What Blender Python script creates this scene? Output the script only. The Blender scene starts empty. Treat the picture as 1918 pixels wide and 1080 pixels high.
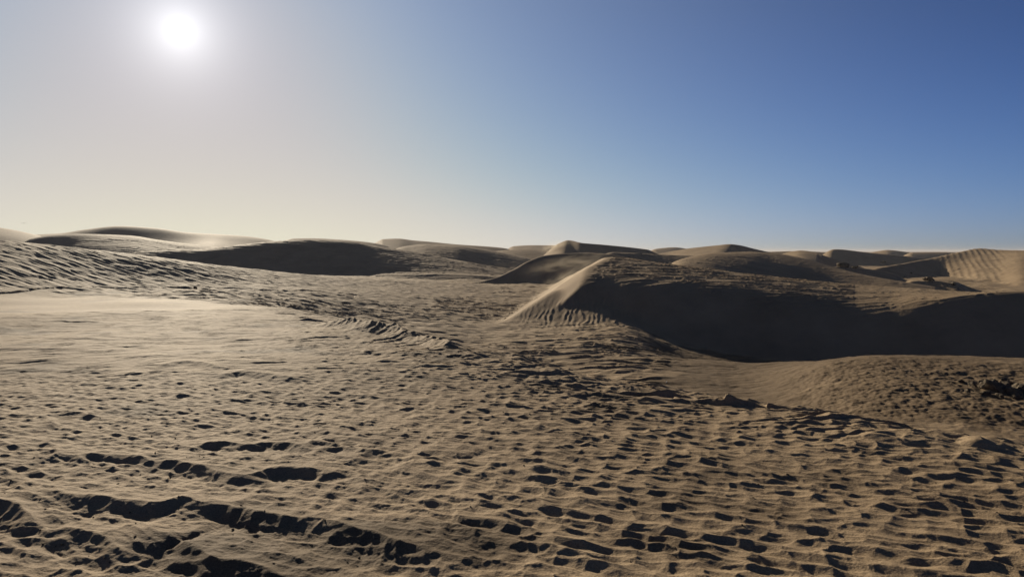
import bpy, math, random
import numpy as np

Q = 1.0            # terrain density factor
sc = bpy.context.scene
col = sc.collection
R = math.radians
f4 = np.float32

# ------------------------------------------------------------------ camera
EYE = 1.7
F = 1350.0                     # focal length in photo pixels (photo 1918 wide)
CX, HY = 959.0, 470.0          # principal column, horizon row
cam = bpy.data.cameras.new('camera')
cam.sensor_width = 36.0
cam.lens = F / 1918.0 * 36.0
cam.shift_y = -70.0 / 1918.0
cam.clip_start = 0.05
cam.clip_end = 60000.0
camo = bpy.data.objects.new('camera', cam)
camo.location = (0, 0, EYE)
camo.rotation_euler = (R(90), 0, 0)
col.objects.link(camo)
sc.camera = camo

# ------------------------------------------------------------------ sun, sky, exposure
SUN_DIR = np.array([-622.0, 1350.0, 412.0]); SUN_DIR /= np.linalg.norm(SUN_DIR)
SUN_EL = math.asin(SUN_DIR[2]); SUN_AZ = math.atan2(SUN_DIR[0], SUN_DIR[1])
sun = bpy.data.lights.new('sun', 'SUN')
EXPO = 0.75
sun.energy = 5.0
sun.angle = R(0.53)
sun.color = (1.0, 0.88, 0.69)
suno = bpy.data.objects.new('sun', sun)
from mathutils import Vector
suno.rotation_euler = Vector(SUN_DIR).to_track_quat('Z', 'Y').to_euler()
suno.location = (-60, 130, 60)
col.objects.link(suno)

world = bpy.data.worlds.new('World')
sc.world = world
world.use_nodes = True
wn = world.node_tree; wn.nodes.clear()
def N(t, ty, **kw):
    n = t.nodes.new(ty)
    for k, v in kw.items(): setattr(n, k, v)
    return n
def math_node(t, op, a, b=None, c=None, clamp=False):
    n = N(t, 'ShaderNodeMath', operation=op); n.use_clamp = clamp
    for i, v in enumerate((a, b, c)):
        if v is None: continue
        if isinstance(v, (int, float)): n.inputs[i].default_value = v
        else: t.links.new(v, n.inputs[i])
    return n.outputs[0]
sky = N(wn, 'ShaderNodeTexSky', sky_type='NISHITA')
sky.sun_disc = False
sky.sun_elevation = SUN_EL
sky.sun_rotation = SUN_AZ
sky.altitude = 200.0
sky.air_density = 0.7
sky.dust_density = 0.6
sky.ozone_density = 4.0
SKY_STRENGTH = 0.1
geo = N(wn, 'ShaderNodeTexCoord')
dot = N(wn, 'ShaderNodeVectorMath', operation='DOT_PRODUCT')
wn.links.new(geo.outputs['Generated'], dot.inputs[0])
dot.inputs[1].default_value = tuple(SUN_DIR)
ang = math_node(wn, 'ARCCOSINE', math_node(wn, 'MINIMUM', dot.outputs['Value'], 1.0))   # radians from the sun
bg = N(wn, 'ShaderNodeBackground'); bg.inputs['Strength'].default_value = SKY_STRENGTH
# dust-laden air: the sky's radiance saturates towards the pale colour of the dust, thickest at the horizon
sepd = N(wn, 'ShaderNodeSeparateXYZ'); wn.links.new(geo.outputs['Generated'], sepd.inputs[0])
elev = math_node(wn, 'ABSOLUTE', math_node(wn, 'ARCSINE', sepd.outputs['Z']))
hor = math_node(wn, 'EXPONENT', math_node(wn, 'MULTIPLY', elev, -1.0 / R(6.0)))
sepc = N(wn, 'ShaderNodeSeparateColor'); wn.links.new(sky.outputs[0], sepc.inputs[0])
comb = N(wn, 'ShaderNodeCombineColor')
q = math_node(wn, 'DIVIDE', ang, R(40.0))
nearsun = math_node(wn, 'EXPONENT', math_node(wn, 'MULTIPLY', math_node(wn, 'MULTIPLY', q, q), -1.0))
for i, (L, k, g, h, c0, c1) in enumerate([(.385, 1.493, 1.457, .043, .147, .322), (.336, 2.149, 1.536, .057, .155, .31), (.485, 6.0, 2.029, .113, .07, -.06)]):
    v = math_node(wn, 'POWER', math_node(wn, 'MULTIPLY', sepc.outputs[i], 0.06), g)
    v = math_node(wn, 'EXPONENT', math_node(wn, 'MULTIPLY', v, -k / L))
    v = math_node(wn, 'MULTIPLY', math_node(wn, 'SUBTRACT', 1.0, v), L)
    v = math_node(wn, 'MULTIPLY_ADD', hor, math_node(wn, 'MULTIPLY_ADD', nearsun, c1, h), v)
    v = math_node(wn, 'MULTIPLY_ADD', nearsun, c0, v)
    v = math_node(wn, 'MULTIPLY', v, 2 ** -EXPO / SKY_STRENGTH)
    wn.links.new(v, comb.inputs[i])
wn.links.new(comb.outputs[0], bg.inputs['Color'])
# dusty air round the sun (aureole) and the overexposed solar disc
def glow(sig, amp):
    e = math_node(wn, 'EXPONENT', math_node(wn, 'MULTIPLY', ang, -1.0 / sig))
    return math_node(wn, 'MULTIPLY', e, amp * 2 ** -EXPO)
AUR = [(R(2.0), 0.85, (1.0, 1.0, 1.0))]
shader = bg.outputs[0]
for sig, amp, c in AUR:
    b2 = N(wn, 'ShaderNodeBackground'); b2.inputs['Color'].default_value = (*c, 1)
    wn.links.new(glow(sig, amp), b2.inputs['Strength'])
    ad = N(wn, 'ShaderNodeAddShader'); wn.links.new(shader, ad.inputs[0]); wn.links.new(b2.outputs[0], ad.inputs[1])
    shader = ad.outputs[0]
wo = N(wn, 'ShaderNodeOutputWorld'); wn.links.new(shader, wo.inputs[0])

sc.view_settings.view_transform = 'Standard'
sc.view_settings.look = 'None'
sc.view_settings.exposure = EXPO
sc.view_settings.gamma = 1.0

# ------------------------------------------------------------------ noise
def _hash(ix, iy, seed):
    h = (ix.astype(np.uint32) * np.uint32(374761393) + iy.astype(np.uint32) * np.uint32(668265263) + np.uint32(seed * 974634777 & 0xffffffff))
    h = (h ^ (h >> np.uint32(13))) * np.uint32(1274126177)
    return h ^ (h >> np.uint32(16))
_ga = np.arange(256) / 256.0 * 2 * np.pi
_GX, _GY = np.cos(_ga).astype(f4), np.sin(_ga).astype(f4)
def noise(x, y, seed=0):
    """Perlin noise, about -0.7..0.7"""
    x = x.astype(f4); y = y.astype(f4)
    fx = np.floor(x); fy = np.floor(y)
    ix = fx.astype(np.int32); iy = fy.astype(np.int32)
    dx = x - fx; dy = y - fy
    u = dx * dx * dx * (dx * (dx * 6 - 15) + 10); v = dy * dy * dy * (dy * (dy * 6 - 15) + 10)
    def g(i, j):
        h = _hash(ix + i, iy + j, seed) & np.uint32(255)
        return _GX[h] * (dx - i) + _GY[h] * (dy - j)
    a = g(0, 0); b = g(1, 0); a += u * (b - a)
    c = g(0, 1); d = g(1, 1); c += u * (d - c)
    return (a + v * (c - a)) * f4(1.4)
def fbm(x, y, oct=4, seed=0, gain=0.5):
    s = 0; a = 1.0
    for i in range(oct):
        s = s + a * noise(x * 2 ** i, y * 2 ** i, seed + 17 * i); a *= gain
    return s
def sstep(a, b, x):
    t = np.clip((x - a) / (b - a), 0, 1); return t * t * (3 - 2 * t)
def smax(a, b, k):
    h = np.clip(0.5 + 0.5 * (a - b) / k, 0, 1)
    return b + (a - b) * h + k * h * (1 - h)
def smin(a, b, k): return -smax(-a, -b, k)

def ripples(x, y, lam, deg, seed, fall=0.32, warp=0.9, scal=0.35, el=2.2, power=1.5, seam=1.0, jit=1.3, lo=.06, turn=0.0):
    """asymmetric wind ripples, 0..1; the steep side faces direction deg (0 = +X, 90 = +Y)"""
    c, s = math.cos(R(deg)), math.sin(R(deg))
    a = x * c + y * s; b = -x * s + y * c
    ph = a / lam + warp * noise(a / (3.1 * lam), b / (4.5 * lam * seam), seed) + 0.25 * warp * noise(a / (1.1 * lam), b / (1.7 * lam), seed + 1)
    sp = 1.0
    if scal:
        sp = np.abs(np.sin(np.pi * (b / (lam * el) + jit * noise(a / (1.6 * lam), b / (3 * lam), seed + 2))))
        ph = ph + scal * sp
    f = ph - np.floor(ph)
    up = np.clip(f / (1 - fall), 0, 1) ** power
    dn = np.clip((1 - f) / fall, 0, 1)
    pr = np.where(f < 1 - fall, up, dn * (0.6 + 0.4 * dn))
    am = np.clip(0.62 + 1.0 / seam ** .5 * noise(a / (1.7 * lam), b / (2.4 * lam * seam), seed + 3), lo, 1.25)
    if scal: am = am * (1 + .3 * (1 - sp) ** 3)
    return (pr * am).astype(f4)

def scallops(x, y, la, lb, deg, seed, jit=.55, warp=.35, shear=.25, power=.68):
    """wind scoured hollows with sharp pointed rims, 0 in the hollows to about 1 on the rims"""
    c, s = math.cos(R(deg)), math.sin(R(deg))
    a = (x * c + y * s) / la; b = (-x * s + y * c) / lb
    a = a + warp * noise(a / 2.7, b / 2.7, seed); b = b + warp * noise(a / 2.3, b / 2.3, seed + 1)
    fa, fb = np.floor(a), np.floor(b); ia = fa.astype(np.int32); ib = fb.astype(np.int32); da = (a - fa).astype(f4); db = (b - fb).astype(f4)
    best = np.full(a.shape, 9, f4)
    for i in (-1, 0, 1):
        for j in (-1, 0, 1):
            h = _hash(ia + i, ib + j, seed + 5)
            off = ((ia + i) & 1) * .5 if False else 0
            ra = ((h & np.uint32(1023)).astype(f4) / 1023 - .5) * jit + .5; rb = ((h >> np.uint32(10) & np.uint32(1023)).astype(f4) / 1023 - .5) * jit + .5
            e = da - i - ra; g = db - j - rb + off
            e = np.where(e > 0, e * (1 + shear), e * (1 - shear))      # steeper on the sheltered side
            d = e * e + g * g
            # soft minimum keeps hollow centres round, rims sharp
            best = np.minimum(best, d * (0.75 + .5 * ((h >> np.uint32(20) & np.uint32(255)).astype(f4) / 255)))
    return (np.minimum(best * 2.4, 1.3) ** power).astype(f4)

# ------------------------------------------------------------------ grid
D0, D1 = -43.0, 43.0
step = 0.064 / Q
th_in = np.arange(D0, D1 + 1e-6, step)
side = np.concatenate([[0.15, 0.35, 0.6, 1, 1.5, 2.2, 3, 4, 5.5, 7.5, 10, 13, 17, 22, 27, 33, 40, 48, 56, 65, 75, 86, 97, 110, 123]])
th = np.radians(np.concatenate([D0 - side[::-1], th_in, D1 + side, [180 + 180 + D0 - 123 - 0.001]]))
th = np.unique(th)
def geom(a, b, ratio): 
    n = int(math.log(b / a) / math.log(1 + ratio)); return a * (b / a) ** (np.arange(n) / n)
rr = np.concatenate([np.linspace(0.08, 2.2, 12)[:-1], geom(2.2, 3.2, 0.004), geom(3.2, 12, 0.0019 / Q), geom(12, 130, 0.0021 / Q),
                     geom(130, 420, 0.004 / Q), geom(420, 6000, 0.02), [6000.0]])
NR, NT = len(rr), len(th)
TH, RR = np.meshgrid(th.astype(np.float64), rr)
X = (RR * np.sin(TH)).ravel(); Y = (RR * np.cos(TH)).ravel()
RAD = RR.ravel()
U = (X / np.maximum(Y, 0.05 * RAD + 0.05))
PX = np.clip(CX + F * U, -1400, 3300)
print('grid', NR, NT, NR * NT)

def curve(keys, vals, x):
    """smooth monotone-ish cubic through keys"""
    k = np.array(keys, float); v = np.array(vals, float)
    d = np.diff(v) / np.diff(k); m = np.zeros(len(k))
    m[0], m[-1] = d[0], d[-1]
    for i in range(1, len(k) - 1):
        m[i] = 0 if d[i - 1] * d[i] < 0 else 2 * d[i - 1] * d[i] / (d[i - 1] + d[i] + 1e-12 * (1 if d[i]>=0 else -1)) if d[i-1]*d[i] > 0 else 0
    xs = np.clip(x, k[0], k[-1]); g = np.linspace(k[0], k[-1], 3000)
    i = np.clip(np.searchsorted(k, g) - 1, 0, len(k) - 2)
    h = k[i + 1] - k[i]; t = (g - k[i]) / h
    gv = (2 * t**3 - 3 * t**2 + 1) * v[i] + (t**3 - 2 * t**2 + t) * h * m[i] + (-2 * t**3 + 3 * t**2) * v[i + 1] + (t**3 - t**2) * h * m[i + 1]
    return np.interp(xs, g, gv)
def zat(py, D): return EYE - (py - HY) / F * D

# ------------------------------------------------------------------ base level: platform in front, lower plain beyond
edge_px = [-900, 0, 300, 480, 590, 740, 850, 1000, 1100, 1250, 1450, 1640, 1800, 1918, 2300, 3300]
edge_Y = [30, 26, 25, 22, 19.1, 15.8, 13.5, 11.5, 10.4, 9.37, 8.25, 7.4, 6.65, 6.2, 5.0, 3.5]
wob = noise(X / 1.7, Y / 1.7, 5) * 0.5 + noise(X / 0.45, Y / 0.45, 6) * 0.14
Ye = curve(edge_px, edge_Y, PX)
# distance beyond the platform edge
S = (Y - Ye) * 0.8 + wob * np.clip(Ye / 10, 0.5, 2)
plain = curve([-900, 0, 350, 560, 760, 950, 1150, 1300, 1500, 1700, 1918, 2600], [-0.25, -0.25, -0.3, -0.7, -1.4, -1.65, -1.6, -2.3, -2.75, -3.0, -3.0, -2.6], PX)
cap = curve([1150, 1300, 1400, 1500, 1700], [-1.6, -1.55, -1.6, -1.5, -1.5], PX)
plain = plain + (np.minimum(plain, -1.75) - plain) * 0
plain = np.where(plain < cap, cap + (plain - cap) * sstep(21.5, 28, RAD), plain)
plain = plain + sstep(60, 130, RAD) * (-2.0 - plain)
fallw = curve([-900, 480, 850, 1250, 1918], [9, 9, 7, 6.0, 5.0], PX)
base = plain * sstep(-0.2, 1, S / fallw)
base = np.where(Y < 0, 0, base)
base = base + 0.10 * noise(X / 3.5, Y / 3.5, 11) * sstep(3, 9, RAD) + 0.25 * noise(X / 14, Y / 14, 12) * sstep(15, 40, RAD)
# far rolling ground
base = base + sstep(150, 500, RAD) * (1.1 * noise(X / 60, Y / 60, 13) - 0.3) * (1 - sstep(3000, 9000, RAD))
# swell of scrubby ground in front of the big shaded face
md = curve([1150, 1400, 1560, 1650, 1750, 1918, 2300, 2600], [21, 19, 17.5, 17, 16.5, 16, 15, 14], PX)
mz = curve([1150, 1400, 1560, 1650, 1750, 1918, 2300, 2600],
           [-1.95, -1.62, zat(679, 17.5), zat(671, 17), zat(673, 16.5), zat(678, 16), zat(680, 15), -1.5], PX)
sw = np.where((PX > 1151) & (PX < 2590) & (Y > 0), mz - np.where(Y < md, 0.020, 0.10) * (Y - md) ** 2 / (1 + 0.35 * np.abs(Y - md)), -50)
base = smax(base, sw, 0.25)

# ------------------------------------------------------------------ dunes
LAY = []       # (name, label, height array)
def dune(label, rows, rnd=1.0, ends=True, k=0.5, extra=None):
    """rows: photo column, photo row of the crest, distance, near slope deg, far slope deg"""
    px = [r[0] for r in rows]; D = [r[2] for r in rows]
    zc = curve(px, [zat(r[1], r[2]) for r in rows], PX)
    Dc = curve(px, D, PX)
    sn = curve(px, [math.tan(R(r[3])) for r in rows], PX); sf = curve(px, [math.tan(R(r[4])) for r in rows], PX)
    d = Y - Dc
    d = d + 0.02 * Dc * noise(X / (0.16 * Dc.mean()), Y / (0.16 * Dc.mean()), len(LAY) + 40)
    g = np.sqrt(d * d + rnd * rnd) - rnd
    z = zc - np.where(d < 0, sn, sf) * g
    if extra is not None: z = extra(z, d)
    z = z - .008 * Dc * (2 - sstep(px[0], px[0] + 40, PX) - sstep(px[-1], px[-1] - 40, PX))
    out = (PX < px[0]) | (PX > px[-1]) | (Y < 0.2 * D[0])
    z = np.where(out, -60, z)
    LAY.append(['sand_dune', label, z, k])
    return z

# far background, listed from the horizon forward: [px, py, dist, near slope, far slope]
dune('lowest flat dune on the far horizon, a grey strip beside the peaked dune', [(925, 474, 330, 8, 5), (960, 461, 330, 10, 5), (1000, 459, 330, 10, 5), (1060, 460, 330, 10, 5), (1130, 474, 330, 8, 5)], 4)
dune('very small pale dune bump on the horizon left of the notched far dune', [(1190, 473, 380, 12, 8), (1235, 465, 380, 14, 8), (1262, 463, 380, 14, 8), (1300, 468, 380, 14, 8), (1340, 476, 380, 12, 8)], 4)
dune('small sunlit beige dune cap on the far horizon near the right side', [(1600, 476, 330, 12, 8), (1640, 471, 330, 12, 8), (1662, 468, 330, 12, 8), (1700, 472, 330, 16, 8), (1740, 477, 330, 12, 8)], 4)
dune('thin dark flat dune strip on the horizon beside the big rippled right dune', [(1670, 478, 300, 20, 6), (1710, 472.5, 300, 21, 6), (1760, 472, 300, 21, 6), (1810, 474, 300, 21, 6), (1880, 480, 300, 20, 6)], 3)
dune('long high far dune forming the left skyline below the sun', [(-500, 446, 190, 12, 10), (-150, 440, 190, 12, 10), (20, 440, 190, 11, 10), (110, 437, 190, 11, 10), (160, 430, 188, 16, 10), (225, 423.5, 186, 19, 10), (290, 427, 186, 18, 10), (350, 435, 188, 13, 10),
      (400, 438, 190, 9, 10), (450, 441, 190, 12, 10), (495, 447, 190, 13, 10), (530, 456, 190, 12, 10), (600, 480, 190, 12, 10)], 6)
dune('far pale dune shoulder at the left edge of the skyline', [(-500, 400, 150, 14, 12), (-100, 415, 150, 14, 12), (0, 426, 150, 13, 12), (40, 433, 150, 13, 12), (90, 446, 150, 13, 12), (150, 470, 150, 13, 12)], 4)
dune('low dune cap peeping over the dark rounded dune on the skyline', [(480, 470, 165, 14, 9), (525, 454, 165, 16, 9), (550, 446.5, 165, 18, 9), (580, 446, 165, 17, 9), (640, 449, 165, 12, 9), (700, 455, 165, 12, 9), (760, 470, 165, 12, 9)], 3)
dune('far pale dune with a small pointed top left of the gap in the middle skyline', [(660, 470, 200, 12, 8), (700, 456, 200, 14, 8), (718, 447.5, 200, 12, 8), (745, 446.5, 200, 12, 8), (775, 450, 200, 12, 8), (800, 452, 200, 12, 8), (850, 457, 200, 11, 8), (940, 464, 200, 11, 8), (990, 476, 200, 12, 8)], 2)
dune('low pale dune fold in front of the gap left of the dusty peak', [(880, 480, 170, 10, 8), (930, 470, 170, 12, 8), (985, 466, 170, 14, 8), (1040, 469, 170, 12, 8), (1090, 478, 170, 10, 8)], 1.5)
dune('far faint dune crest low on the horizon between the two peaked dunes', [(1380, 477, 260, 9, 8), (1440, 471.5, 260, 14, 8), (1500, 470, 260, 13, 8), (1560, 474, 260, 10, 8), (1620, 480, 260, 9, 8)], 1.5)
dune('far dune with a dusty pointed peak and a long dark right face', [(1000, 480, 150, 16, 10), (1030, 466, 150, 14, 10), (1048, 455, 150, 14, 10), (1064, 449.5, 150, 17, 10), (1090, 454.5, 146, 26, 10), (1130, 458, 148, 30, 10), (1180, 463, 150, 28, 10), (1205, 466, 152, 20, 10), (1250, 472, 152, 12, 10)], 0.6)
dune('low striped dune ridge running right from behind the sharp central crest', [(1110, 480, 110, 14, 6), (1135, 472, 110, 22, 6), (1180, 474, 110, 19, 6), (1240, 477, 112, 15, 6), (1330, 480, 112, 12, 6), (1450, 492, 112, 12, 6)], 0.8)
dune('far dune with a sunlit ribbed back and a small dark triangular right face', [(1200, 484, 150, 11, 12), (1245, 473, 150, 9, 12), (1290, 465, 148, 8, 12), (1340, 459.5, 146, 9, 12), (1368, 457, 145, 15, 12), (1385, 459, 145, 30, 12), (1410, 465, 147, 32, 12), (1436, 471, 150, 24, 12), (1480, 480, 150, 14, 12)], 0.8)
dune('rounded reddish dune with a curved lit crest behind the smooth dune shoulder', [(1430, 486, 140, 9, 10), (1462, 476, 140, 8, 10), (1500, 469, 139, 8, 10), (1530, 473, 136, 10, 10), (1542, 478, 133, 26, 10), (1570, 487, 133, 30, 10), (1600, 496, 134, 20, 10), (1650, 508, 134, 12, 10)], 1.0)
dune('far long dune with a steep dark face descending to the right', [(1520, 480, 190, 14, 8), (1548, 470, 190, 22, 8), (1565, 466.5, 190, 27, 8), (1620, 472, 188, 28, 8), (1680, 478, 186, 28, 8), (1735, 484, 186, 26, 8), (1790, 492, 186, 14, 8)], 1)
dune('large ribbed sunlit dune rising at the right edge under a pale cap', [(1590, 521, 105, 20, 6), (1640, 503, 106, 24, 6), (1690, 494, 108, 26, 8), (1740, 485, 112, 22, 10), (1790, 474, 116, 14, 12), (1836, 465.5, 120, 10, 12), (1870, 468, 118, 9, 12), (1918, 469, 114, 8, 12), (2100, 462, 110, 8, 12), (2500, 470, 110, 8, 12), (2800, 520, 110, 8, 12)], 1.5)
dune('dark rippled dune left of the centre behind the rough slope', [(20, 458, 118, 20, 12), (45, 450, 118, 24, 12), (95, 441, 118, 24, 12), (150, 438.5, 118, 20, 12), (240, 441, 120, 15, 12), (300, 450, 120, 14, 12), (370, 459, 120, 12, 12), (440, 467, 120, 12, 12), (520, 482, 120, 12, 12)], 4)
dune('pale rolling dune with soft folds right of the dark rounded dune', [(700, 482, 135, 12, 8), (760, 461, 135, 17, 8), (800, 457, 135, 14, 8), (850, 459, 135, 13, 8), (900, 466, 135, 14, 8), (950, 475, 134, 12, 8), (1000, 486, 132, 11, 8), (1060, 500, 132, 11, 8)], 2.5)
dune('broad dark rounded dune with a rippled crest left of the centre', [(215, 490, 98, 12, 7), (240, 475.5, 98, 19, 7), (300, 469.5, 99, 22, 7), (370, 468.5, 100, 25, 7), (415, 463, 101, 24, 8), (470, 457, 103, 23, 8), (520, 452, 104, 23, 8), (580, 449.5, 105, 22, 8), (640, 450.5, 106, 22, 8), (700, 460, 106, 20, 8), (760, 470, 106, 16, 8), (820, 481, 106, 12, 8), (880, 492, 106, 9, 8), (960, 506, 106, 8, 8), (1060, 528, 106, 8, 8)], 3.5)
dune('low dark sand step at the foot of the dark rounded dune', [(640, 545, 88, 20, 3), (720, 515, 88, 24, 3), (780, 513, 88, 24, 3), (860, 514, 88, 22, 3), (920, 517, 88, 20, 3), (1000, 530, 88, 20, 3)], 0.5)
dune('low dark crusted step behind the whaleback dune, broken clods on its top', [(1520, 524, 86, 20, 3), (1555, 501, 86, 28, 3), (1580, 499, 86, 30, 3), (1620, 503, 86, 30, 3), (1660, 510, 86, 28, 3), (1710, 520, 86, 20, 3)], 0.3, k=.15)
dune('low dark crusted step on the flat in front of the big ribbed dune', [(1670, 532, 72, 20, 2), (1700, 527, 72, 30, 2), (1740, 526, 72, 32, 2), (1775, 529, 71, 30, 2), (1800, 535, 70, 28, 2), (1830, 546, 69, 20, 2)], 0.3, k=.15)
dune('smooth grey whaleback dune right of the centre', [(1225, 520, 62, 8, 10), (1262, 491, 62, 8, 10), (1300, 479.5, 64, 9, 10), (1340, 474, 66, 10, 10), (1400, 472, 68, 11.5, 10), (1450, 474.5, 69, 12.5, 10), (1500, 483, 68, 13.5, 10), (1560, 500, 65, 14.5, 10), (1620, 515, 62, 15, 10), (1680, 526, 60, 14, 10), (1730, 534, 59, 14, 10), (1790, 545, 58, 10, 10)], 3)
dune('near rough dune slope with scalloped sand on the left side', [(-900, 400, 22, 13, 9), (-300, 436, 30, 13, 9), (0, 452, 34.5, 16, 9), (100, 461, 36.5, 16, 9), (230, 475, 39.5, 15.5, 9), (400, 497, 43, 12.5, 9), (500, 508, 46.5, 7, 8), (600, 517.5, 50, 5, 7), (740, 526, 55, 3, 6), (860, 532, 60, 2, 5), (950, 541, 62, 2, 5), (1050, 556, 62, 2, 5)], 1.5, k=.8)
# flat bottomed wing of the central dune: a slip face facing the camera
def wing(z, d): return z
dune('concave shaded slip face wing of the central dune', [(780, 552, 74, 25, 8), (830, 537, 74.5, 28, 8), (880, 530.5, 75, 30, 8), (930, 519, 75.5, 32, 8), (960, 505, 76, 32, 9), (990, 488.5, 76, 32, 9), (1020, 478.5, 76, 32, 9), (1050, 475, 75.5, 31, 8), (1100, 473.5, 75, 31, 6), (1135, 475.5, 74, 30, 5), (1180, 484, 73, 28, 6), (1230, 510, 72, 26, 6)], 0.4)
wing_i = len(LAY) - 1
# central dune body
bp = [900, 1040, 1135, 1250, 1400, 1500, 1600, 1720, 1800, 1918, 2300, 2800]
Dsky = curve(bp, [45, 44, 43, 41.5, 39, 38, 37, 36, 35.5, 35, 33, 30], PX)
zsky = curve(bp, [zat(478, 45), zat(478, 44), zat(478.5, 43), zat(491, 41.5), zat(510, 39), zat(521, 38), zat(530.5, 37), zat(537, 36), zat(542, 35.5), zat(545, 35), .1, -.4], PX)
bq = [900, 1040, 1135, 1250, 1400, 1500, 1600, 1660, 1720, 1800, 1860, 1918, 2100, 2300, 2800]
Dter = curve(bq, [37.4, 36.6, 36.0, 34.4, 33.2, 32.4, 31.7, 31.3, 31.1, 31, 31, 31, 31, 30, 26], PX)
zter = curve(bq, [zat(522, 37.4), zat(522, 36.6), zat(523, 36.0), zat(532, 34.4), zat(545, 33.2), zat(558, 32.4), zat(570, 31.7), zat(570, 31.3), zat(563, 31.1), zat(554, 31), zat(547, 31), zat(540.5, 31), zat(528, 31), .3, -.9], PX)
sl = np.where(Y < Dter, 0.47, np.clip((zsky - zter) / (Dsky - Dter), 0.02, 0.4))
dd = Y - Dter
sA = np.clip((zsky - zter) / (Dsky - Dter), -0.08, 0.4); sB = 0.64
body = zter + np.where(dd > 0, sA * dd, sB * dd) - 0.0
kk = 0.7 - .5 * sstep(1640, 1800, PX)
body = -smax(-(zter + sA * dd), -(zter + sB * dd), kk) - 0.0
bk = zsky - 0.10 * (Y - Dsky)
body = smin(body, bk, 0.5)
# left flank cutting the body: sunlit face rising to the right from its foot line
def flank(fx, fy, gx, gy, tan, z0):
    L = math.hypot(gx - fx, gy - fy); nx, ny = (gy - fy) / L, -(gx - fx) / L
    return z0 + tan * ((X - fx) * nx + (Y - fy) * ny)
fl = flank(0.0, 38.0, 3.1, 63.0, 0.62, -1.68)
fl0 = fl
fl = smin(fl, flank(1.8, 32.0, 0.0, 38.0, 0.62, -1.62), 0.4)
fl = fl + 0.15 * noise(X / 5, Y / 5, 33)
FLK = sstep(.35, .05, fl - body) * sstep(-1.5, -1.1, fl)
body = smin(body, fl, 0.12)
apron = flank(5.4, 30.4, 2.0, 32.4, 0.32, -1.64) - .11 * np.maximum(X - 3.6, 0) ** 1.6 - .8 * np.maximum(Y - 37.5, 0)
apron = smin(smin(apron, -.30, .25), fl0, .2)
APR = sstep(-.1, .1, apron - body)
body = smax(body, apron, .12)
body = np.where((PX < 880) | (Y < 10), -60, body)
LAY.append(['sand_dune', 'big central dune with a sharp sunlit crest and a wide shaded face running right', body, 0.25])
z_w = LAY[wing_i][2]
# right tongue dune with a dark near face


H = base.copy(); OWN = np.zeros(H.shape, np.int16)
for i, (n, l, z, k) in enumerate(LAY):
    OWN[z > H + 0.02] = i + 1
    m = z > H - 3 * k
    H[m] = smax(H[m], z[m], k)
OWN2 = OWN

# ------------------------------------------------------------------ foreground scour ridges (crest traced, real height)
def fg(px, py, z=0.05):
    Yd = (EYE - z) * F / (py - HY); return ((px - CX) / F * Yd, Yd)
RID = [
    ([(-60, 925), (60, 926), (150, 933), (230, 944), (300, 949), (335, 938), (380, 948), (430, 952), (520, 971), (600, 975), (680, 998), (740, 1014), (800, 1030), (860, 1052), (920, 1080)], 0.065, .10),
    ([(270, 884), (300, 874), (330, 867), (400, 884), (455, 894), (490, 886), (520, 878), (560, 880), (610, 887), (650, 897)], 0.06, .09),
    ([(350, 842), (380, 833), (420, 828), (465, 834), (500, 830), (540, 832), (570, 840), (595, 851)], 0.055, .08),
    ([(135, 868), (160, 858), (200, 858), (250, 862), (290, 872)], 0.045, .07),
    ([(-60, 935), (0, 944), (25, 950), (55, 968), (75, 990)], 0.07, .09),
    ([(100, 985), (135, 992), (180, 1004), (215, 1022), (242, 1050)], 0.06, .08),
    ([(235, 992), (255, 1000), (285, 1018), (315, 1028)], 0.035, .06),
    ([(330, 1015), (352, 1022), (400, 1050), (450, 1056), (500, 1068), (560, 1090)], 0.06, .09),
    ([(600, 828), (630, 823), (670, 826), (715, 834)], 0.035, .07),
    ([(770, 856), (800, 851), (850, 853), (890, 860)], 0.035, .07),
    ([(840, 972), (870, 973), (920, 980), (960, 996)], 0.04, .06),
    ([(735, 885), (775, 888), (830, 905), (880, 915)], 0.03, .06),
    ([(560, 815), (600, 808), (640, 812)], 0.03, .08),
    ([(880, 870), (950, 878), (1010, 900), (1060, 905)], 0.03, .06),
    ([(600, 593), (660, 600), (700, 607), (745, 612), (765, 622)], 0.20, .28), ([(760, 619), (800, 628), (830, 636), (855, 648)], 0.17, .25),
    ([(1030, 690), (1055, 687), (1080, 687), (1105, 692)], 0.12, .16), ([(1150, 708), (1190, 712), (1240, 719)], 0.08, .12),
    ([(1595, 783), (1620, 777), (1650, 777), (1680, 783)], 0.07, .10), ([(1725, 797), (1760, 803), (1800, 808), (1835, 820), (1850, 832)], 0.09, .13),
    ([(290, 690), (330, 680), (380, 681), (420, 690)], 0.07, .14), ([(395, 703), (450, 694), (500, 697), (575, 707)], 0.08, .15),
    ([(680, 745), (740, 738), (800, 742), (860, 752)], 0.05, .09), ([(860, 770), (930, 762), (1000, 775), (1060, 780)], 0.06, .09),
]
GW = sstep(14, 9, RAD)
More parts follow.
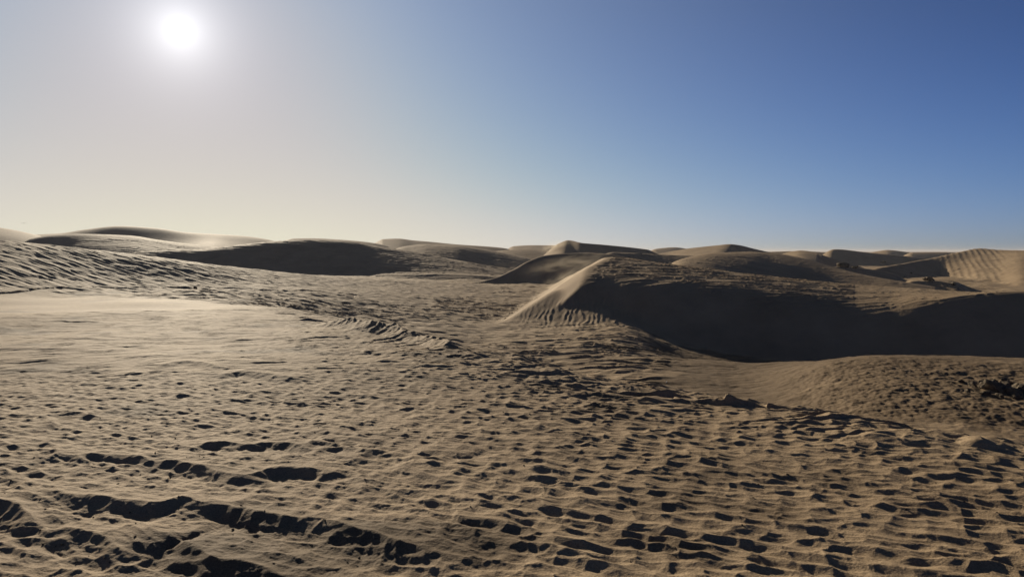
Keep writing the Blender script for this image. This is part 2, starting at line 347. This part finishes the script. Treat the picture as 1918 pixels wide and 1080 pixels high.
def ridge(pts, hgt, wf, H):
    P = [fg(a, b, hgt * 0.7) for a, b in pts]
    # refine with Catmull-Rom and a little wander
    Q_ = []
    for i in range(len(P) - 1):
        p0 = P[max(i - 1, 0)]; p1 = P[i]; p2 = P[i + 1]; p3 = P[min(i + 2, len(P) - 1)]
        for t in (0, .34, .67):
            Q_.append(tuple(0.5 * (2 * p1[c] + (p2[c] - p0[c]) * t + (2 * p0[c] - 5 * p1[c] + 4 * p2[c] - p3[c]) * t * t + (-p0[c] + 3 * p1[c] - 3 * p2[c] + p3[c]) * t ** 3) for c in (0, 1)))
    Q_.append(P[-1])
    xs = np.array([q[0] for q in Q_]); ys = np.array([q[1] for q in Q_])
    m = np.where((X > xs.min() - .5) & (X < xs.max() + .5) & (Y > ys.min() - .5) & (Y < ys.max() + 1.0))[0]
    x = X[m]; y = Y[m]
    wx = 0.008 * noise(x / .11, y / .11, 71) + 0.028 * noise(x / .22, y / .22, 72); wy = 0.008 * noise(x / .11, y / .11, 73)
    x = x + wx; y = y + wy
    best = np.full(len(x), 9.0); sgn = np.ones(len(x)); par = np.zeros(len(x))
    nseg = len(xs) - 1
    for i in range(nseg):
        ax, ay, bx, by = xs[i], ys[i], xs[i + 1], ys[i + 1]
        dx, dy = bx - ax, by - ay; L2 = dx * dx + dy * dy
        t = np.clip(((x - ax) * dx + (y - ay) * dy) / L2, 0, 1)
        ex, ey = x - ax - t * dx, y - ay - t * dy
        e = np.hypot(ex, ey); s = dx * ey - dy * ex
        u = e < best
        best = np.where(u, e, best); sgn = np.where(u, np.sign(s), sgn); par = np.where(u, (i + t) / nseg, par)
    ends = np.minimum(sstep(0, .2, par), sstep(1, .8, par)) 
    hh = 0.86 * hgt * ends * np.clip(0.95 + 0.3 * noise(x / .5, y / .5, 75), .5, 1.3)
    near = np.where(sgn < 0, best, 0); far = np.where(sgn >= 0, best, 0)
    front = np.clip(1 - near / wf, 0, 1); front = front ** 1.1
    back = np.exp(-far / 0.22)
    # hollow scoured out in front of the steep side
    pit = -0.25 * np.exp(-((near - wf * 1.6) / wf) ** 2) * (sgn < 0)
    spur = np.abs(noise(x / .16 + 9, y / .5, 76 + int(pts[0][1]) % 7)) * 2.0
    spur = np.clip(1 - spur, 0, 1) ** 2 * np.exp(-near / .14) * (1 - np.exp(-near / .02)) * (sgn < 0)
    z = hh * (np.where(sgn < 0, front, back) + pit +   .28 * spur)
    H[m] += z
    RNEAR[m] = np.maximum(RNEAR[m], np.exp(-(best / (.9 * wf)) ** 2) * ends)
RID_ADD = np.zeros(H.shape); RNEAR = np.zeros(H.shape)
for pts, hg, wf in RID: ridge(pts, hg * (.6 if pts[0][1] in (690, 703, 745, 770) else 1), wf * 1.45, RID_ADD)

# ------------------------------------------------------------------ surface relief by zone
det = np.zeros(H.shape, f4)
x, y, px = X.astype(f4), Y.astype(f4), PX.astype(f4)
own0 = (OWN == 0)
patch = noise(x / 2.3, y / 2.3, 90)
# (a) foreground platform
fgm = np.where((RAD < 24) & (Y > 0.5) & (S < 3.0) & (RAD > 2.0))[0]
xx, yy, pp = x[fgm], y[fgm], px[fgm]; rad = RAD[fgm]; ss = S[fgm]; pt = patch[fgm]
left = 1 - sstep(-1.2, 0.8, xx + 0.10 * (yy - 5) + 0.5 * pt)      # 1 on the left, 0 on the right
smooth_zone = sstep(-0.2, 0.2, -(xx / np.maximum(yy, 1)) - 0.24 + 0.1 * pt) * sstep(8.6, 10.8, yy + .6 * pt)
r1 = ripples(xx, yy, 0.20, -119, 21, fall=.5, warp=.8, scal=.26, el=1.35, seam=3.6, jit=.9, power=1.35, lo=.5)
r2 = ripples(xx, yy, 0.115, -110, 23, fall=.4, warp=.8, scal=.4, seam=1.6, power=2)
r3 = ripples(xx, yy, 0.60, -110, 25, fall=.42, warp=1.0, scal=.3, el=1.6, seam=1.5, power=1.8)
w1 = scallops(xx, yy, .215, .42, -117, 121, jit=.5)
w2 = scallops(xx, yy, .115, .21, -108, 131)
w3 = scallops(xx, yy, .42, .70, -112, 171, jit=.8, power=.9)
a1 = 0.027 * (1 - left) + 0.016 * left
a1 = a1 * (1 - 0.75 * sstep(8.5, 11.5, yy)) * (1 - 0.8 * smooth_zone) * (0.8 + 0.4 * pt)
a2 = 0.0115 * (1 - 0.8 * smooth_zone)
a3 = (0.006 + 0.012 * sstep(6, 9, yy)) * (1 - 0.85 * smooth_zone)
dz = a1 * (1.0 * r1 + .45 * w1) + .012 * w3 * (1 - .8 * smooth_zone) + a2 * (.4 * r2 + 1.3 * w2) + a3 * r3
# crusty broken zone near the platform edge
cr = sstep(8.0, 10.0, yy + .8 * pt + 0.9 * np.clip(xx, -1, 3)) * (1 - smooth_zone)
c1 = ripples(xx, yy, 0.55, -80, 31, fall=.06, warp=2.6, scal=.3, power=1.0)
c2 = ripples(xx, yy, 0.24, -95, 32, fall=.10, warp=2.2, scal=.3, power=1.0)
gate = sstep(-.12, .18, noise(xx / 1.1, yy / .8, 34))
dz += cr * (0.040 * c1 * gate + 0.018 * c2)
# broken ledges along the edge itself
led = np.exp(-((ss + .5) / .5) ** 2) * (1 - smooth_zone * .5) * (pp > 460)
l1 = ripples(xx, yy, 0.9, -78, 36, fall=.07, warp=1.2, scal=.2, power=1.0)
dz += led * (0.11 - .06 * sstep(1500, 1700, pp)) * l1 * sstep(-.25, .2, noise(xx / .9, yy / .9, 37))
# lumps, pits and crumbs
n1 = fbm(xx / .5, yy / .5, 3, 41); n2 = fbm(xx / .055, yy / .055, 3, 44, .6)
near = sstep(12, 6, rad)
dz += 0.009 * n1 * (1 - .7 * smooth_zone) + 0.002 * n2 * near * (0.4 + 0.9 * left)
dz += 0.012 * np.maximum(noise(xx / .12, yy / .12, 47) - .25, 0) * near * left * 1.0
sm2 = ripples(xx, yy, 0.20, -70, 52, fall=.4, warp=1.5, scal=0)
dz += smooth_zone * (0.013 * sm2 + 0.05 * np.maximum(noise(xx / 1.6, yy / .5, 53) - .22, 0))
fade = sstep(2.0, 2.6, rad) * sstep(24, 22, rad) * sstep(3.0, 1.5, ss)
det[fgm] += (dz * fade * (1 - .5 * RNEAR[fgm])).astype(f4)
# (b) lower plain and dune backs up to 130 m
mm = np.where((RAD > 9) & (RAD < 150) & (Y > 0) & ((S > 0.5) | (OWN > 0)))[0]
xx, yy, pp, oo = x[mm], y[mm], px[mm], OWN[mm]; rad = RAD[mm]; pt = patch[mm]
fin = np.maximum(sstep(0.5, 2.5, S[mm]), (OWN[mm] == 19 + 0) * 1.0 if False else np.where(OWN[mm] > 0, 1.0, 0)) * sstep(150, 125, rad)
big = noise(xx / 9, yy / 9, 61)
r4 = ripples(xx, yy, 0.40, -92, 62, fall=.36, scal=.35, warp=.8, el=2.4, seam=1.7)
r5 = ripples(xx, yy, 0.62, -97, 64, fall=.36, scal=.45, warp=.9, el=2.2, seam=1.6)
amp4 = 0.052 * np.clip(.75 + 1.1 * big, .15, 1.4)
amp5 = 0.0 * amp4
nl = len(LAY)
names = [l[1] for l in LAY]
def oid(s): return next(i + 1 for i, t in enumerate(names) if s in t)
rough = oo == oid('near rough dune slope')
whale = oo == oid('whaleback'); wingm = oo == oid('slip face wing'); bodym = oo == oid('big central'); tong = bodym & (pp > 1600)
broad = oo == oid('broad dark'); farm = (oo > 0) & ~(rough | whale | wingm | bodym | tong | broad)
amp5 = np.where(rough, 0.058 * np.clip(.8 + big, .2, 1.4), amp5)
# steep camera-facing sand (slip faces) is smooth
Dn = (Y - np.maximum(Dter, 1))[mm]
amp4 = np.where(rough, .028, amp4)
amp4 = np.where(bodym, 0.072 * sstep(-1.6, .8, Dn + .8 * pt) * (1 - .92 * FLK[mm]), amp4)
amp4 = np.where(tong, .040 * sstep(-2.2, .0, Dn + .8 * pt), amp4)
amp4 = np.where(wingm, 0.006, np.where(whale, .016, amp4))
amp4 = np.where(broad, 0.03, amp4); amp5 = np.where(broad, .06, amp5)
amp4 = np.where(farm, 0.03, amp4); amp5 = np.where(farm, .02, amp5)
# right-hand flats: fine grained, nearly flat
flat = sstep(1180, 1320, pp) * (oo == 0) * sstep(40, 30, rad)
amp4 = amp4 * (1 - .8 * flat)
w5 = np.zeros_like(r5); rg = np.where(rough | ((oo == 0) & (rad > 18) & (rad < 75)))[0]
w5[rg] = scallops(xx[rg], yy[rg], .62, 1.25, -97, 141, warp=.5)
w4 = np.zeros_like(r5); w4[rg] = scallops(xx[rg], yy[rg], .36, .75, -92, 151, warp=.5)
dz = amp4 * r4 * np.where(rough, .6, 1) + amp5 * r5 * np.where(rough, .25, 1) + np.where(rough, .040, 0) * w5 + np.where(rough, .026, np.where(oo == 0, .035 * (1 - .85 * flat), 0)) * w4
dz += (oo == 0) * 0.06 * fbm(xx / 2.2, yy / 1.3, 3, 66) * (1 - .5 * flat) + flat * 0.012 * fbm(xx / .3, yy / .3, 2, 68)
swl = sstep(1430, 1540, pp) * sstep(12, 14, rad) * sstep(20, 18, rad) * (oo == 0)
dz += swl * (0.026 * fbm(xx / .25, yy / .25, 3, 69, .65))
clod = np.exp(-(((xx - 11.9) / 1.1) ** 2 + ((yy - 16.2 + 2.6) / .9) ** 2))
dz += clod * .0
fr = np.where((oo > 0) & (rad > 78))[0]
r7 = np.zeros_like(r5); r7[fr] = ripples(xx[fr], yy[fr], 1.15, -96, 161, fall=.42, warp=.6, scal=.25, el=3, seam=2)
dz += .075 * r7 * ~wingm
det[mm] += (dz * fin).astype(f4)
# ripple fan on the sunlit flank foot of the central dune: ripples running up the slope
fa = np.where((RAD > 26) & (RAD < 50) & (PX > 930) & (PX < 1200) & (Y > 1))[0]
xx, yy = x[fa], y[fa]
w = np.clip(1.5 * np.exp(-(((xx - 3.2) / 2.6) ** 2 + ((yy - 33.0) / 2.6) ** 2)), 0, 1) * (1 - .9 * FLK[fa] * sstep(-1.0, -.5, H[fa])) * np.where(OWN[fa] > 0, 1, .7) * (1 - .0 * xx)
r6 = ripples(xx, yy, 0.27, -8, 81, fall=.42, warp=.7, scal=0)
det[fa] += (0.036 * w * r6).astype(f4)
H = H + det + RID_ADD
# ribs on the big right dune: diagonal furrows
rb = np.where((OWN == oid('large ribbed')))[0]
det2 = ripples(x[rb], y[rb], .85, -28, 83, fall=.45, warp=.25, scal=0, seam=3)
H[rb] += 0.075 * det2 * sstep(1725, 1760, px[rb]) * sstep(1900, 1850, px[rb])
H[:NT] *= 1.0

# ------------------------------------------------------------------ sand material
def sand_material(name):
    m = bpy.data.materials.new(name); m.use_nodes = True
    t = m.node_tree; t.nodes.clear()
    out = N(t, 'ShaderNodeOutputMaterial'); b = N(t, 'ShaderNodeBsdfPrincipled')
    t.links.new(b.outputs[0], out.inputs[0])
    g = N(t, 'ShaderNodeNewGeometry')
    def nz(scale, det=3, rough=.6):
        n = N(t, 'ShaderNodeTexNoise'); n.inputs['Scale'].default_value = scale; n.inputs['Detail'].default_value = det; n.inputs['Roughness'].default_value = rough
        t.links.new(g.outputs['Position'], n.inputs['Vector']); return n.outputs[0]
    r = N(t, 'ShaderNodeValToRGB')
    r.color_ramp.elements[0].position = .30; r.color_ramp.elements[0].color = (.228, .165, .106, 1)
    r.color_ramp.elements[1].position = .70; r.color_ramp.elements[1].color = (.340, .252, .161, 1)
    t.links.new(nz(.35, 6, .65), r.inputs[0])
    # coarse dark and pale grains
    r2 = N(t, 'ShaderNodeValToRGB')
    r2.color_ramp.elements[0].position = .34; r2.color_ramp.elements[0].color = (.50, .48, .46, 1)
    r2.color_ramp.elements[1].position = .62; r2.color_ramp.elements[1].color = (1.2, 1.2, 1.17, 1)
    t.links.new(nz(95, 3, .8), r2.inputs[0])
    mx = N(t, 'ShaderNodeMix', data_type='RGBA', blend_type='MULTIPLY'); mx.inputs[0].default_value = .8
    t.links.new(r.outputs[0], mx.inputs[6]); t.links.new(r2.outputs[0], mx.inputs[7])
    at = N(t, 'ShaderNodeAttribute'); at.attribute_name = 'dark_tone'  # ground mask that multiplies the sand colour darker
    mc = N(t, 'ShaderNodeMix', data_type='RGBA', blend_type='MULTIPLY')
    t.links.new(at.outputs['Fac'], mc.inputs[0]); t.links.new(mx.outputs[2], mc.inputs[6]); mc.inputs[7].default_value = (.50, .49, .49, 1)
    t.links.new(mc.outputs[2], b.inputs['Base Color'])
    b.inputs['Roughness'].default_value = .85
    b.inputs['Specular IOR Level'].default_value = .04
    bm1 = N(t, 'ShaderNodeBump'); bm1.inputs['Strength'].default_value = .8; bm1.inputs['Distance'].default_value = .006
    t.links.new(nz(60, 3, .75), bm1.inputs['Height'])
    bm2 = N(t, 'ShaderNodeBump'); bm2.inputs['Strength'].default_value = .35; bm2.inputs['Distance'].default_value = .03
    t.links.new(nz(9, 4, .65), bm2.inputs['Height']); t.links.new(bm1.outputs[0], bm2.inputs['Normal'])
    t.links.new(bm2.outputs[0], b.inputs['Normal'])
    return m
SAND = sand_material('sand')

# ------------------------------------------------------------------ build meshes, one per dune and one for the ground
i0 = (np.arange(NR - 1)[:, None] * NT + np.arange(NT - 1)[None, :]).ravel()
quads = np.stack([i0, i0 + 1, i0 + NT + 1, i0 + NT], 1)
qo = OWN2[i0]
co = np.stack([X, Y, H], 1).astype(f4)
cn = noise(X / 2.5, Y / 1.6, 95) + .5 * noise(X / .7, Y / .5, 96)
DARK_TONE = sstep(-.1, .5, cn + 1.3 * (sstep(1120, 1350, PX) * sstep(2.2, 4.5, S) * sstep(34, 27, RAD)) - .35) * (OWN == 0) * (Y > 0)  # darker sand tone, mostly on the right-hand flats, broken up by noise
DARK_TONE = np.clip(DARK_TONE, 0, 1).astype(f4)
def mesh_obj(name, verts, faces, mat):
    me = bpy.data.meshes.new(name)
    me.vertices.add(len(verts)); me.vertices.foreach_set('co', verts.ravel())
    me.loops.add(faces.size); me.loops.foreach_set('vertex_index', faces.ravel().astype(np.int32))
    me.polygons.add(len(faces)); me.polygons.foreach_set('loop_start', (np.arange(len(faces)) * faces.shape[1]).astype(np.int32))
    me.update(calc_edges=True)
    me.shade_smooth()
    me.materials.append(mat)
    o = bpy.data.objects.new(name, me); col.objects.link(o)
    return o
for k in range(len(LAY) + 1):
    m = qo == k
    if not m.any(): continue
    q = quads[m]; ids, inv = np.unique(q, return_inverse=True)
    inv = inv.reshape(q.shape)[:, ::-1]
    nm = 'sand_ground' if k == 0 else 'sand_dune'
    o = mesh_obj(nm, co[ids], inv, SAND)
    o['kind'] = 'structure'
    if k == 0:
        ca = o.data.attributes.new('dark_tone', 'FLOAT', 'POINT'); ca.data.foreach_set('value', DARK_TONE[ids])
    if k == 0:
        o['label'] = 'wind rippled beige desert sand floor between and before the dunes'; o['category'] = 'ground'
    else:
        o['label'] = LAY[k - 1][1]; o['category'] = 'sand dune'; o['group'] = 'sand dunes'
    print(k, nm, len(ids))

# ------------------------------------------------------------------ dusty air
me = bpy.data.meshes.new('haze')
W_, z0, z1 = 6300.0, -6.0, 9.0
me.from_pydata([(x, y, z) for z in (z0, z1) for x, y in ((-W_, -W_), (W_, -W_), (W_, W_), (-W_, W_))], [],
               [(3, 2, 1, 0), (4, 5, 6, 7), (0, 1, 5, 4), (1, 2, 6, 5), (2, 3, 7, 6), (3, 0, 4, 7)])
hm = bpy.data.materials.new('haze'); hm.use_nodes = True
t = hm.node_tree; t.nodes.clear()
o_ = N(t, 'ShaderNodeOutputMaterial'); v_ = N(t, 'ShaderNodeVolumePrincipled')
v_.inputs['Color'].default_value = (.60, .58, .58, 1); v_.inputs['Density'].default_value = 0.00024; v_.inputs['Anisotropy'].default_value = 0.2
t.links.new(v_.outputs[0], o_.inputs['Volume'])
me.materials.append(hm)
hz = bpy.data.objects.new('haze', me); col.objects.link(hz)
hz['kind'] = 'stuff'; hz['label'] = 'pale dusty air lying over the whole desert'; hz['category'] = 'haze'

# ------------------------------------------------------------------ loose things on the sand
def ground(x, y):
    """ground height under a point"""
    r = math.hypot(x, y); a = math.atan2(x, y)
    i = min(max(int(np.searchsorted(rr, r)) - 1, 0), NR - 2); j = min(max(int(np.searchsorted(th, a)) - 1, 0), NT - 2)
    u = (r - rr[i]) / (rr[i + 1] - rr[i]); v = (a - th[j]) / (th[j + 1] - th[j])
    G = lambda a_, b_: H[a_ * NT + b_]
    return (G(i, j) * (1 - u) + G(i + 1, j) * u) * (1 - v) + (G(i, j + 1) * (1 - u) + G(i + 1, j + 1) * u) * v
def hit(px, py, lo=2.5, hi=200.0):
    """first ground point met by the sight line through a photo pixel"""
    D = lo
    while D < hi:
        x = (px - CX) / F * D
        if zat(py, D) <= ground(x, D): return x, D
        D *= 1.002
    return None
def clod_material(name, c0, c1):
    m = bpy.data.materials.new(name); m.use_nodes = True
    t = m.node_tree; b = t.nodes['Principled BSDF']
    n = N(t, 'ShaderNodeTexNoise'); n.inputs['Scale'].default_value = 14; n.inputs['Detail'].default_value = 5
    r = N(t, 'ShaderNodeValToRGB'); r.color_ramp.elements[0].color = (*c0, 1); r.color_ramp.elements[1].color = (*c1, 1)
    r.color_ramp.elements[0].position = .35; r.color_ramp.elements[1].position = .65
    t.links.new(n.outputs[0], r.inputs[0]); t.links.new(r.outputs[0], b.inputs['Base Color'])
    b.inputs['Roughness'].default_value = .9; b.inputs['Specular IOR Level'].default_value = .1
    bp_ = N(t, 'ShaderNodeBump'); bp_.inputs['Strength'].default_value = .6; bp_.inputs['Distance'].default_value = .02
    t.links.new(n.outputs[0], bp_.inputs['Height']); t.links.new(bp_.outputs[0], b.inputs['Normal'])
    return m
CRUST = clod_material('crusted_sand', (.05, .037, .025), (.13, .10, .066))
import bmesh
def clod_mesh(seed, rough=.35, sub=3):
    rnd = random.Random(seed)
    bm = bmesh.new(); bmesh.ops.create_icosphere(bm, subdivisions=sub, radius=1)
    pl = [(Vector((rnd.gauss(0, 1), rnd.gauss(0, 1), rnd.gauss(0, .8))).normalized(), rnd.uniform(.45, .85)) for _ in range(9)]
    from mathutils import noise as mn
    off = Vector((seed * 3.1, seed * 1.7, 0))
    for v in bm.verts:
        p = v.co.copy()
        for n, d in pl:                                  # broken flat faces
            e = p.dot(n) - d
            if e > 0: p -= n * e * .9
        p *= 1 + rough * mn.noise(p * 1.6 + off) + .12 * mn.noise(p * 5 + off)
        v.co = p
    me = bpy.data.meshes.new('crust_clod'); bm.to_mesh(me); bm.free(); me.materials.append(CRUST)
    return me
CM = [clod_mesh(i) for i in range(7)]
def clod(x, y, sx, sy, sz, label, group=None, name='crust_clod', seed=0, sink=.35):
    rnd = random.Random(seed)
    o = bpy.data.objects.new(name, CM[seed % 7]); col.objects.link(o)
    o.scale = (sx, sy, sz); o.rotation_euler = (rnd.uniform(-.3, .3), rnd.uniform(-.3, .3), rnd.uniform(0, 6.28))
    o.location = (x, y, ground(x, y) + sz * (1 - 2 * sink) * .8)
    o['label'] = label; o['category'] = 'clod'
    if group: o['group'] = group
    return o
rnd = random.Random(5)
# the dark broken outcrop at the right edge
n_ = 0
for px_, py_, w_ in [(1800, 716, .10), (1822, 724, .14), (1838, 719, .12), (1850, 728, .22), (1868, 733, .34), (1884, 726, .22), (1896, 738, .26), (1905, 726, .17), (1914, 734, .24),
                     (1862, 716, .11), (1880, 714, .10), (1845, 738, .14), (1930, 730, .3), (1950, 736, .24), (1812, 734, .09), (1872, 745, .16), (1905, 747, .13), (1890, 719, .1)]:
    h = hit(px_, py_, 9)
    if h:
        w_ *= .75; clod(h[0], h[1], w_, w_ * .8, w_ * .6, 'dark broken clod of crusted sand in the heap beside the shaded dune foot', 'clods of the dark crusted heap', seed=n_); n_ += 1
for px_, py_, w_, h_, lb in [(1579, 499, .8, .42, 'dark crusted block capping the far step behind the whaleback dune'), (1600, 502, .5, .22, 'small dark block right of the crusted block on the far step'),
                             (1741, 526, .7, .4, 'pale topped crusted block standing on the step before the ribbed dune'), (1785, 533, .35, .18, 'little crusted block low on the step before the ribbed dune'),
                             (1655, 492, .8, .4, 'lone dark crusted block on the flat left of the ribbed dune'), (366, 541, .15, .09, 'lone dark clod on the rippled left slope, pale on its top'),
                             (1707, 513, .3, .15, 'tiny dark clod on the flat before the ribbed dune')]:
    h = hit(px_, py_, 20)
    if h: clod(h[0], h[1], w_, w_ * .7, h_, lb, seed=n_, sink=.3); n_ += 1
# crumbs of crust in the foreground, seen as small dark specks
for i in range(90):
    if i < 60: px_, py_ = rnd.uniform(0, 700), 700 + 370 * rnd.random() ** .8
    else: px_, py_ = rnd.uniform(700, 1900), rnd.uniform(760, 1060)
    h = hit(px_, py_)
    if not h: continue
    w_ = rnd.uniform(.004, .010) * (1.5 if rnd.random() < .12 else 1)
    clod(h[0], h[1], w_, w_ * rnd.uniform(.6, 1), w_ * rnd.uniform(.5, .8), 'small dark crumb of crusted sand lying on the rippled foreground', 'crumbs of crust on the near sand', name='sand_crumb', seed=i)
# white shard standing at the platform edge
h = hit(1248, 717, 7)
if h:
    bm = bmesh.new()
    prof = [(-.010, 0), (.012, 0), (.014, .018), (.020, .034), (.010, .046), (-.002, .030), (-.012, .016)]
    f_ = [bm.verts.new((a, -.004, b)) for a, b in prof]; g_ = [bm.verts.new((a * .8, .005, b * .95)) for a, b in prof]
    bm.faces.new(f_); bm.faces.new(g_[::-1])
    for i in range(len(prof)): bm.faces.new((f_[i], g_[i], g_[(i + 1) % len(prof)], f_[(i + 1) % len(prof)]))
    bmesh.ops.recalc_face_normals(bm, faces=bm.faces)
    me = bpy.data.meshes.new('shell_shard'); bm.to_mesh(me); bm.free()
    sm = clod_material('bleached_shell', (.62, .60, .56), (.82, .80, .76)); me.materials.append(sm)
    o = bpy.data.objects.new('shell_shard', me); col.objects.link(o); o.location = (h[0], h[1], ground(*h) - .004); o.rotation_euler = (0, .15, .3)
    o['label'] = 'tiny white shard standing upright in the sand beside the dark ledge'; o['category'] = 'shell'
# bird far off above the left dunes
bm = bmesh.new()
Db = 120.0; bx, bz = (45 - CX) / F * Db, zat(418, Db)
def loft(rings):
    vs = [[bm.verts.new(p) for p in r] for r in rings]
    for a, b in zip(vs, vs[1:]):
        for i in range(len(a)): bm.faces.new((a[i], a[(i + 1) % len(a)], b[(i + 1) % len(a)], b[i]))
    bm.faces.new(vs[0][::-1]); bm.faces.new(vs[-1])
ringy = lambda yy_, r, zz: [(r * math.cos(k * math.pi / 4), yy_, zz + r * .9 * math.sin(k * math.pi / 4)) for k in range(8)]
loft([ringy(-.20, .01, .0), ringy(-.16, .035, .005), ringy(-.08, .05, 0), ringy(.04, .06, -.005), ringy(.16, .035, 0), ringy(.30, .012, .01)])
for sd in (-1, 1):
    pts_ = [(.03, .09, .02), (.17, .08, .07), (.33, .05, .035), (.46, .015, -.02)]
    loft([[(sd * x_, -w2, z_), (sd * x_, 0, z_ + .012), (sd * x_, w2, z_), (sd * x_, 0, z_ - .004)] for x_, w2, z_ in pts_])
bmesh.ops.recalc_face_normals(bm, faces=bm.faces)
me = bpy.data.meshes.new('bird'); bm.to_mesh(me); bm.free()
me.materials.append(clod_material('feathers', (.10, .09, .08), (.2, .18, .16)))
o = bpy.data.objects.new('bird', me); col.objects.link(o); o.location = (bx, Db, bz); o.rotation_euler = (0, 0, R(25))
o['label'] = 'small dark bird gliding in the sky above the far left dunes'; o['category'] = 'bird'

# ------------------------------------------------------------------ sand blown off the crests
def blown(p0, p1, rad, dens, label, seed, asp=.6):
    p0, p1 = Vector(p0), Vector(p1); L = (p1 - p0).length / 2
    bm = bmesh.new(); bmesh.ops.create_icosphere(bm, subdivisions=3, radius=1)
    me = bpy.data.meshes.new('blowing_sand'); bm.to_mesh(me); bm.free()
    m = bpy.data.materials.new('blowing_sand'); m.use_nodes = True; t = m.node_tree; t.nodes.clear()
    out = N(t, 'ShaderNodeOutputMaterial'); v = N(t, 'ShaderNodeVolumePrincipled')
    v.inputs['Color'].default_value = (.80, .68, .52, 1); v.inputs['Anisotropy'].default_value = .3
    tc = N(t, 'ShaderNodeTexCoord')
    ln = N(t, 'ShaderNodeVectorMath', operation='LENGTH'); t.links.new(tc.outputs['Object'], ln.inputs[0])
    fall = math_node(t, 'POWER', math_node(t, 'SUBTRACT', 1.0, ln.outputs['Value'], clamp=True), 1.3)
    nz_ = N(t, 'ShaderNodeTexNoise'); nz_.inputs['Scale'].default_value = 3.0; nz_.inputs['Detail'].default_value = 3
    mp = N(t, 'ShaderNodeMapping'); mp.inputs['Location'].default_value = (seed, seed * 2, 0); mp.inputs['Scale'].default_value = (1.6, .8, 1)
    t.links.new(tc.outputs['Object'], mp.inputs[0]); t.links.new(mp.outputs[0], nz_.inputs['Vector'])
    nn = math_node(t, 'MULTIPLY', math_node(t, 'SUBTRACT', nz_.outputs[0], .36, clamp=True), 5.0)
    t.links.new(math_node(t, 'MULTIPLY', math_node(t, 'MULTIPLY', fall, nn), dens), v.inputs['Density'])
    t.links.new(v.outputs[0], out.inputs['Volume'])
    me.materials.append(m)
    o = bpy.data.objects.new('blowing_sand', me); col.objects.link(o)
    o.location = (p0 + p1) / 2; o.rotation_euler = (p1 - p0).to_track_quat('X', 'Z').to_euler()
    o.scale = (L, rad, rad * asp)
    o['kind'] = 'stuff'; o['label'] = label; o['category'] = 'blown sand'
blown((0.6, 37.0, -1.1), (5.9, 43.5, 1.55), 1.0, .26, 'veil of blown sand drifting down the sunlit flank of the central dune', 1)
blown((2.6, 36.0, -1.2), (5.3, 38.5, .3), .8, .22, 'thin dust curling over the shaded edge under the central crest', 4)
blown((0.5, 73.0, -.6), (10.0, 72.0, 1.3), 1.8, .16, 'dust hanging in the scooped bowl left of the central crest', 7)
blown((5.0, 149.0, 1.6), (13.0, 148.0, 3.6), 2.2, .22, 'plume of dust blowing off the far pointed peak', 11)
